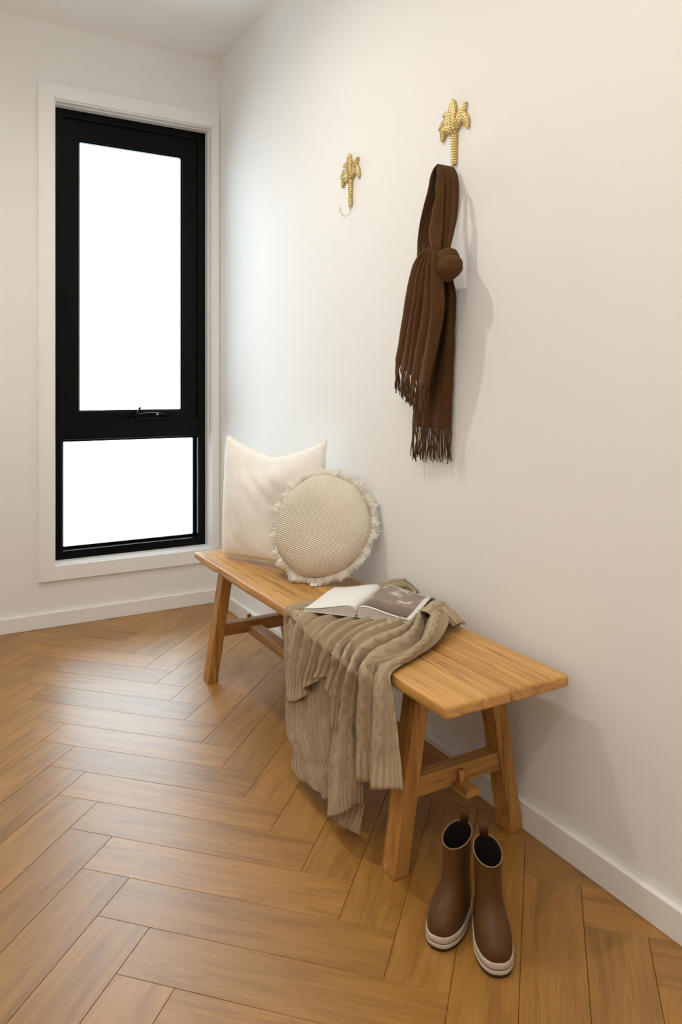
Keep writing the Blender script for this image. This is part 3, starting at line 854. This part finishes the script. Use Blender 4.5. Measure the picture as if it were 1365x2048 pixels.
# rolled edges bunched up towards the wall
for ri, R_ in enumerate(ROLLS):
    pts = spline(R_, 48)
    ring = 18
    cols = []
    for k in range(ring):
        col = []
        for i, p in enumerate(pts):
            d = (pts[min(i+1, 48)] - pts[max(i-1, 0)]).normalized()
            a = d.cross(Vector((0, 0, 1))).normalized(); u = a.cross(d)
            s = i / 48
            r = (0.015, 0.019)[ri] * (0.35 + 0.75*max(0.0, math.sin(math.pi*(0.04 + 0.92*s)))**0.5)
            t = 2*math.pi*k/ring
            rr = r * (1 + 0.15*math.sin(3*t + 7*s) + 0.2*noise.noise(Vector((s*9, math.cos(t), math.sin(t) + ri))))
            q = p + a*(math.cos(t)*rr*1.2) + u*(math.sin(t)*rr)
            q.z = max(q.z, 0.4325); q.x = min(q.x, -0.002)
            col.append(q)
        cols.append(col)
    link('bunched_edge', sheet('bunched_edge', cols, off=to, closed=True), M['knit'], th)
# bunched peak beside the book
def blob(name, c, r, mat, parent, off, amp=0.15, seed=0.0, zmin=None, n=24):
    vs, fs = [], []
    for i in range(n+1):
        th_ = math.pi*i/n
        for k in range(2*n):
            ph = math.pi*k/n
            d = Vector((math.sin(th_)*math.cos(ph), math.sin(th_)*math.sin(ph), math.cos(th_)))
            w = 1 + amp*noise.noise(d*1.7 + Vector((seed, 0, 0)))
            p = Vector(c) + Vector((d.x*r[0], d.y*r[1], d.z*r[2]))*w
            if zmin is not None: p.z = max(p.z, zmin)
            p.x = min(p.x, -0.002)
            vs.append(p - Vector(off))
    m = 2*n
    for i in range(n):
        for k in range(m):
            fs.append((i*m+k, (i+1)*m+k, (i+1)*m+(k+1) % m, i*m+(k+1) % m))
    me = mesh(name, vs, fs, True)
    uvmap(me, [((i % m)/m*0.25, -0.12 - (i//m)/n*0.14) for i in range(len(vs))])
    b = bmesh.new(); b.from_mesh(me); bmesh.ops.remove_doubles(b, verts=b.verts, dist=1e-5); me2 = bm_mesh(name, b, True)
    return link(name, me2, mat, parent)
# washing tag near the lower hem
t0, t1 = (Vector(p) for p in TAG)
link('care_tag', prism8('care_tag', [t1+Vector((0, -.006, 0)), t1+Vector((0, .008, 0)), t1+Vector((.002, .008, 0)), t1+Vector((.002, -.006, 0))],
     [t0+Vector((0, -.006, 0)), t0+Vector((0, .008, 0)), t0+Vector((.002, .008, 0)), t0+Vector((.002, -.006, 0))], 0, to), M['grey_tag'], th)

# ------------------------------------------------------------------ open magazine
bk = empty('open_magazine', (-0.195, -1.72, 0.456))
tag(bk, 'open magazine lying on the beige throw, left page white, right page a brown photograph', 'magazine')
sp = Vector((0.770, 0.638)); wd2 = Vector((0.638, -0.770))    # along the spine, and to the right page
bk.rotation_euler = (0, 0, math.atan2(sp.y, sp.x))
# local: x along the spine (towards the wall), -y the right page, +y the left page
LEN, PWD = 0.222, 0.146
def page_z(t, side):
    """height of the paper over the width 0..1 from the spine"""
    hump = 0.024 if side < 0 else 0.022
    return 0.004 + hump*math.sin(math.pi*min(1, t*1.02)**0.42)**1.0*(1 - 0.62*t) + 0.002
def page_surface(name, side, mat, lift=0.0, inset=0.0, t1=1.0):
    n, m = 24, 8
    vs, fs, uvs = [], [], []
    for i in range(n+1):
        t = t1*i/n
        for j in range(m+1):
            x = -LEN/2 + inset + (LEN - 2*inset)*j/m
            vs.append((x, side*PWD*t, page_z(t, side) + lift + 0.0012*math.sin(x*30)*t))
            uvs.append((i/n, j/m))
    for i in range(n):
        for j in range(m):
            q = (i*(m+1)+j, (i+1)*(m+1)+j, (i+1)*(m+1)+j+1, i*(m+1)+j+1)
            fs.append(q if side < 0 else q[::-1])
    me = mesh(name, vs, fs, True); uvmap(me, uvs)
    return link(name, me, mat, bk)
def page_block(side):
    n = 24
    vs, fs = [], []
    for i in range(n+1):
        t = i/n
        for x in (-LEN/2, LEN/2):
            vs.append((x, side*PWD*t*0.985, 0.0015)); vs.append((x, side*PWD*t*0.985, page_z(t, side)))
    for i in range(n):
        a, b = 4*i, 4*(i+1)
        fs += [(a, a+1, b+1, b), (a+2, b+2, b+3, a+3), (a, b, b+2, a+2), (a+1, a+3, b+3, b+1)]
    e = 4*n
    fs += [(e, e+1, e+3, e+2), (0, 2, 3, 1)]
    me = mesh('page_block', vs, fs)
    b = bmesh.new(); b.from_mesh(me)
    return link('page_block', bm_mesh('page_block', b), M['pages'], bk)
def m_print():
    t = NT('printed_photograph', 0.32, spec=0.5)
    tc = t.n('ShaderNodeUVMap')
    sep = t.n('ShaderNodeSeparateXYZ'); t.l(tc.outputs[0], sep.inputs[0])
    u, v = sep.outputs[0], sep.outputs[1]
    nz = t.noise(tc.outputs[0], 5.0, 4)
    bandp = t.math('ADD', t.math('MULTIPLY', u, -0.18), t.math('ADD', v, t.math('MULTIPLY', nz, 0.16)))
    c = t.ramp(bandp, [(0.0, (0.10, 0.065, 0.045)), (0.34, (0.22, 0.15, 0.115)), (0.40, (0.36, 0.27, 0.20)), (0.44, (0.27, 0.20, 0.155))])
    blot = t.ramp(t.noise(tc.outputs[0], 3.2, 2), [(0.52, (0, 0, 0)), (0.60, (1, 1, 1))])
    up = t.math('GREATER_THAN', bandp, 0.46)
    c = t.mix(t.math('MULTIPLY', blot, up), c, (0.62, 0.56, 0.50))
    # white margin at the outer edge, thin margin front and back
    mg = t.math('MAXIMUM', t.math('GREATER_THAN', u, 0.90), t.math('MAXIMUM', t.math('LESS_THAN', v, 0.045), t.math('GREATER_THAN', v, 0.965)))
    t.color(t.mix(mg, c, (0.78, 0.76, 0.72)))
    return t.m
M['print'] = m_print()
page_block(1); page_block(-1)
solid(page_surface('left_page', 1, M['paper'], 0.0010), 0.0006, 1.0)
solid(page_surface('right_page', -1, M['print'], 0.0010), 0.0006, 1.0)
link('cover', boxes('cover', (-LEN/2-.002, LEN/2+.002, -PWD-.003, PWD+.003, 0.0, 0.0014)), M['paper'], bk)
link('green_insert', boxes('green_insert', (-LEN/2+.08, LEN/2+.004, -PWD-.009, -PWD+.004, 0.0016, 0.0028)), M['green'], bk)
link('spine', tube('spine', [(-LEN/2-.0015, 0, 0.0035), (LEN/2+.0015, 0, 0.0035)], 0.0030, 8), M['red'], bk)
link('red_insert', boxes('red_insert', (-LEN/2+.01, LEN/2-.001, -PWD+.002, -PWD-.0005, 0.0045, 0.0062)), M['red'], bk)

# ------------------------------------------------------------------ palm tree hooks
def frond(name, pts, W, parent, x0=0.004, rise=0.006, veins=11, curl=0.0):
    """leaf relief on the wall: pts in mm (y, z) from base to tip; x is away from the wall (negative)"""
    NF = 84
    C = spline([(0, y/1000, z/1000) for y, z in pts], NF)
    vs, fs = [], []
    nt = 16
    for i, p in enumerate(C):
        s = i / NF
        d = (C[min(i+1, NF)] - C[max(i-1, 0)]).normalized()
        a = Vector((0, d.z, -d.y))
        w = W/1000 * max(0.06, (math.sin(math.pi*min(1, 0.10 + 0.90*s)))**0.62)
        if i == NF: w *= 0.35
        for k in range(nt+1):
            t = -1 + 2*k/nt
            saw = abs(((s*veins - abs(t)*1.3) % 1.0) - 0.5) * 2
            h = x0 + rise*math.sin(math.pi*min(1, .15+.85*s)) * (1 - 0.75*t*t) - 0.0016*max(0, 1 - abs(t)*6) + 0.0024*saw*(0.35+abs(t)*0.65) + curl*s*s
            ww = w * (1 + 0.10*(saw - 0.5)*(abs(t) > 0.9))
            q = p + a*(t*ww)
            vs.append((-h, q.y, q.z))
    m = nt + 1
    for i in range(NF):
        for k in range(nt):
            fs.append((i*m+k, (i+1)*m+k, (i+1)*m+k+1, i*m+k+1))
    me = mesh(name, vs, fs, True)
    b = bmesh.new(); b.from_mesh(me)
    # close the back against the wall plane
    ext = bmesh.ops.extrude_edge_only(b, edges=[e for e in b.edges if e.is_boundary])
    for v in ext['geom']:
        if isinstance(v, bmesh.types.BMVert): v.co.x = -0.0012
    return link(name, bm_mesh(name, b, True), M['brass'], parent)
def palm_hook(y, z, label):
    h = empty('palm_hook', (-0.0005, y, z))
    tag(h, label, 'wall hook', 'brass palm tree hooks')
    frond('frond', [(11, 98), (25, 117), (38, 124), (55, 119), (67, 112)], 11.5, h, 0.003, 0.006)
    frond('frond', [(13, 108), (22, 134), (33, 146), (49, 146)], 11, h, 0.003, 0.005)
    frond('frond', [(-11, 92), (-25, 113), (-37, 133), (-50, 147), (-56, 152)], 15, h, 0.004, 0.008, 9)
    frond('frond', [(-10, 90), (-26, 110), (-42, 117), (-54, 106), (-62, 80)], 13, h, 0.005, 0.007)
    frond('frond', [(12, 97), (32, 105), (44, 99), (47, 74)], 13.5, h, 0.005, 0.008, 8)
    frond('frond', [(2, 88), (2, 120), (1, 150), (0.5, 179)], 17, h, 0.007, 0.009, 12)
    # ringed trunk
    n, rings = 20, []
    bm = bmesh.new()
    N = 78
    for i in range(N+1):
        s = i / N
        zz = 0.090*s
        r = 0.0105 + 0.0018*s + 0.0020*abs(((s*13) % 1.0) - 0.5)*2
        r += 0.0020*max(0, (s - 0.86)/0.14)*abs(math.sin(i*1.9))
        ring = []
        for k in range(n+1):
            a = math.pi*k/n
            rr = r + (0.0018*noise.noise(Vector((i*0.9, k*0.9, 1))) if s > 0.86 else 0)
            ring.append(bm.verts.new((-rr*math.sin(a)*0.85 - 0.0008, -0.0022 + rr*math.cos(a), zz)))
        rings.append(ring)
    for r_, q_ in zip(rings, rings[1:]):
        for k in range(n): bm.faces.new((r_[k], r_[k+1], q_[k+1], q_[k]))
    bm.faces.new(rings[0]); bm.faces.new(rings[-1][::-1])
    link('trunk', bm_mesh('trunk', bm, True), M['brass'], h)
    bm = bmesh.new()
    rr = random.Random(3)
    for k in range(16):
        c = Vector((-0.012 - rr.random()*0.003, -0.0022 + rr.uniform(-.011, .012), 0.076 + rr.random()*0.020))
        bmesh.ops.create_icosphere(bm, subdivisions=1, radius=0.0026, matrix=Matrix.Translation(c))
    link('nut_cluster', bm_mesh('nut_cluster', bm, True), M['brass'], h)
    bm = bmesh.new()
    tube_into(bm, [(-0.0062, 0.0058, 0.028), (-0.0092, 0.0072, 0.028)], 0.0018, 8)
    link('screw', bm_mesh('screw', bm, True), M['dark'], h)
    w = [(-0.005, -0.002, 0.004), (-0.005, -0.002, -0.014)]
    for k in range(1, 13):
        a = math.pi*k/12
        w.append((-0.0235 + 0.0185*math.cos(a), -0.002, -0.018 - 0.017*math.sin(a)))
    w.append((-0.0425, -0.002, -0.011))
    wo = link('wire_hook', tube('wire_hook', w, 0.0012, 8), M['wire'], h)
    bm = bmesh.new()
    bmesh.ops.create_icosphere(bm, subdivisions=2, radius=0.0022, matrix=Matrix.Translation((-0.0425, -0.002, -0.010)))
    link('ball_tip', bm_mesh('ball_tip', bm, True), M['wire'], wo)
    return h
palm_hook(-1.283, 1.6605, 'brass palm tree wall hook nearer the window, its wire hook empty')
palm_hook(-1.841, 1.6530, 'brass palm tree wall hook holding the brown scarf')

# ------------------------------------------------------------------ scarf
sc = empty('wool_scarf', (-0.03, -1.87, 0.90))
tag(sc, 'brown wool scarf knotted once and hung from the brass palm hook', 'scarf')
so = Vector(sc.location)
def pleated(name, rows, folds, amp, n=60, k=10, seed=0.0, curve=0.0, edge=0.004):
    Lp = spline([r[0] for r in rows], n); Rp = spline([r[1] for r in rows], n)
    K = max(8, int(folds*k))
    cols = []
    for i in range(K+1):
        w = i/K
        c = []
        for j in range(n+1):
            s = j/n
            p = Lp[j].lerp(Rp[j], w)
            ww = w + 0.055*math.sin(w*9 + seed*2) * math.sin(math.pi*w)
            ph = ww*folds + 0.16*math.sin(s*3 + seed)*math.sin(math.pi*w)
            q = abs(math.sin(math.pi*ph))
            a = amp * (0.45 + 0.55*math.sin(math.pi*min(1, 0.12 + s))) * (0.75 + 0.5*noise.noise(Vector((int(ph)*3.1, seed, s*1.5))))
            out = a * (q**0.7 - 0.5) + curve*math.sin(math.pi*w) + 0.0015*noise.noise(Vector((w*8, s*9, seed)))
            x = p.x - out
            p = Vector((min(x, -0.0035), p.y, p.z))
            c.append(p)
        cols.append(c)
    return cols
def strand(name, key, folds, amp, seed, curve=0.0, t=0.0035, n=60):
    c = pleated(name, SCARF[key], folds, amp, n, 10, seed, curve)
    solid(link(name, sheet(name, c, off=so), M['wool'], sc), t, 0.0)
    return c
strand('loop_strand', 'left_strand', 2.6, 0.018, 1.0, 0.004)
strand('loop_strand', 'right_strand', 3.2, 0.018, 2.0, 0.006)
strand('loop_strand', 'front_strand', 1.4, 0.012, 3.0, 0.012)
ft = strand('front_tail', 'front_tail', 5.0, 0.034, 4.0, 0.006, n=70)
bt = strand('back_tail', 'back_tail', 3.2, 0.022, 5.0, 0.004, n=70)
bm = bmesh.new()
kc = Vector((-0.066, -1.905, 1.366))
def knot_lobe(name, c, r, tilt, seed, n=26):
    vs, fs = [], []
    R = Matrix.Rotation(tilt, 3, 'X')
    for i in range(n+1):
        a = math.pi*i/n
        for k in range(2*n):
            ph = math.pi*k/n
            d = Vector((math.sin(a)*math.cos(ph), math.sin(a)*math.sin(ph), math.cos(a)))
            q = 1 - abs(d.z)**4.0
            hr = math.hypot(d.x, d.y) or 1e-6
            d2 = Vector((d.x/hr*q**0.5, d.y/hr*q**0.5, d.z))
            w = 1 + 0.06*noise.noise(d*1.3 + Vector((seed, 1, 2)))
            tp = 1 - 0.38*max(0.0, -d.z - 0.05)
            d2 = Vector((d2.x*tp, d2.y*tp + 0.30*max(0.0, -d.z - 0.05), d2.z))
            for zc, kk in ((0.42, 0.20), (-0.55, 0.12)):
                w -= 0.05*math.exp(-((d.z - zc - kk*d.y)/0.07)**2)
            p = R @ Vector((d2.x*r[0], d2.y*r[1], d2.z*r[2])) * w + Vector(c)
            p.x = min(p.x, -0.004)
            vs.append(p - so)
    m = 2*n
    for i in range(n):
        for k in range(m): fs.append((i*m+k, (i+1)*m+k, (i+1)*m+(k+1) % m, i*m+(k+1) % m))
    me = mesh(name, vs, fs, True)
    b = bmesh.new(); b.from_mesh(me); bmesh.ops.remove_doubles(b, verts=b.verts, dist=1e-5)
    return link(name, bm_mesh(name, b, True), M['wool'], sc)
knot_lobe('knot', (-0.067, -1.904, 1.359), (0.034, 0.033, 0.036), math.radians(10), 0.4)
knot_lobe('knot_wrap', (-0.066, -1.897, 1.380), (0.032, 0.031, 0.028), math.radians(-30), 2.2)
def fringe(hem, length, seed, count):
    bm = bmesh.new()
    rr = random.Random(seed)
    m = len(hem)
    for k in range(count):
        f = (k + rr.uniform(.1, .9))/count*(m-1)
        i = min(m-2, int(f)); p = hem[i].lerp(hem[i+1], f - i)
        cl = math.sin(k*2.1)*0.004
        ln = length*rr.uniform(0.82, 1.06)
        pts = []
        wx, wy = rr.uniform(-.004, .004), rr.uniform(-.007, .007)
        for q in range(6):
            s = q/5
            pts.append(Vector((min(-.003, p.x + wx*s + 0.0015*math.sin(s*6+k)), p.y + wy*s + cl*s + 0.0022*math.sin(s*7 + k*1.3), p.z - ln*s + (0.002 if q == 0 else 0))) - so)
        tube_into(bm, pts, [0.0016, 0.0017, 0.0016, 0.0017, 0.0016, 0.0012], 5)
    o = link('fringe', bm_mesh('fringe', bm, True), M['wool'], sc)
    tag(o, kind='stuff')
fringe([c[-1] for c in ft], 0.082, 11, 70)
fringe([c[-1] for c in bt], 0.094, 12, 52)

# ------------------------------------------------------------------ rain boots
BH = 0.166
SL = [(.024, .148, .003, .0345), (.034, .148, .001, .0350), (.045, .143, .000, .0338), (.056, .133, .000, .0315), (.063, .120, .001, .0292), (.071, .106, .002, .0272),
      (.080, .095, .003, .0258), (.092, .088, .003, .0250), (.108, .084, .002, .0250), (.128, .082, .001, .0255), (.150, .081, -.001, .0262), (BH, .081, -.002, .0268)]
NB = 40
def outline(z, xf, xb, b, grow=0.0):
    pts = []
    foot = max(0.0, min(1.0, (0.085 - z)/0.04))
    for k in range(NB):
        a = 2*math.pi*k/NB
        c, s = math.cos(a), math.sin(a)
        e = 2/(2 + 0.5*foot)
        xx = (xf+xb)/2 + ((xf-xb)/2 + grow)*math.copysign(abs(c)**e, c)
        t = (xx - xb)/(xf - xb)
        w = b*(1 - foot*(0.20*max(0, 1 - t/0.55))) * (1 - 0.06*foot*math.exp(-((t-.4)/.15)**2))
        yy = (w + grow)*math.copysign(abs(s)**e, s)
        zz = z - (0.013*t if z >= BH - 1e-6 else 0.0)
        pts.append((xx, yy, zz))
    return pts
def loft(name, rings, cap0=False, cap1=False):
    vs = [p for r in rings for p in r]; fs = []
    for i in range(len(rings)-1):
        for k in range(NB):
            k2 = (k+1) % NB
            fs.append((i*NB+k, i*NB+k2, (i+1)*NB+k2, (i+1)*NB+k))
    if cap0: fs.append(tuple(range(NB-1, -1, -1)))
    if cap1: fs.append(tuple((len(rings)-1)*NB + k for k in range(NB)))
    me = mesh(name, vs, fs, True)
    b = bmesh.new(); b.from_mesh(me)
    return bm_mesh(name, b, True)
def make_boot():
    t = empty('rain_boot', (0, 0, 0))
    up = link('upper', loft('upper', [outline(*s) for s in SL]), M['rubber'], t)
    up.data.materials.append(M['lining'])
    md = up.modifiers.new('wall', 'SOLIDIFY'); md.thickness = 0.0022; md.offset = -1; md.material_offset = 1
    solid(up, 0, 0, 1)
    b0 = SL[0]
    def sole(name, z0, z1, g, mat):
        rs = [outline(z, b0[1], b0[2], b0[3], gg) for z, gg in ((z0, g-.0008), (z0+.001, g), (z1-.001, g), (z1, g-.0008))]
        o = link(name, loft(name, rs, True, True), mat, t)
        for p in o.data.polygons: p.use_smooth = len(p.vertices) == 4
        return o
    sole('outsole', 0.0, .0062, .0006, M['rubber_dark'])
    sole('white_band', .0060, .0135, .0020, M['rubber_white'])
    sole('groove', .0132, .0152, .0010, M['rubber_dark'])
    sole('white_band', .0150, .0262, .0018, M['rubber_white'])
    rim = outline(*SL[-1])
    bm = bmesh.new()
    tube_into(bm, rim + [rim[0]], 0.0012, 6)
    link('rim_piping', bm_mesh('rim_piping', bm, True), M['piping'], t)
    bm = bmesh.new()
    bx, bz = SL[-1][2], BH
    tube_into(bm, [(bx+.001, 0, bz-.012), (bx-.0005, 0, bz+.006), (bx-.001, 0, bz+.019), (bx+.001, 0, bz+.022), (bx+.003, 0, bz+.018), (bx+.003, 0, bz-.004)], [.009, .009, .0088, .0085, .009, .009], 12, 0.14, Vector((1, 0, 0)))
    link('pull_tab', bm_mesh('pull_tab', bm, True), M['rubber'], t)
    return t
def copy_tree(o, parent=None):
    c = o.copy(); COL.objects.link(c); c.parent = parent
    for ch in list(o.children):
        copy_tree(ch, c)
    return c
boot = make_boot()
boot2 = copy_tree(boot)
def place(b, heel, toe_dir, label):
    b.location = (heel[0], heel[1], 0); b.rotation_euler = (0, 0, math.atan2(toe_dir[1], toe_dir[0]))
    tag(b, label, 'boot', 'pair of small brown rain boots')
place(boot, (-0.2870, -2.295), (-0.50, -0.86), 'small brown rubber rain boot nearer the right wall, toe towards the viewer')
place(boot2, (-0.292, -2.241), (-0.86, -0.50), 'small brown rubber rain boot nearer the front bench leg, toe turned left')
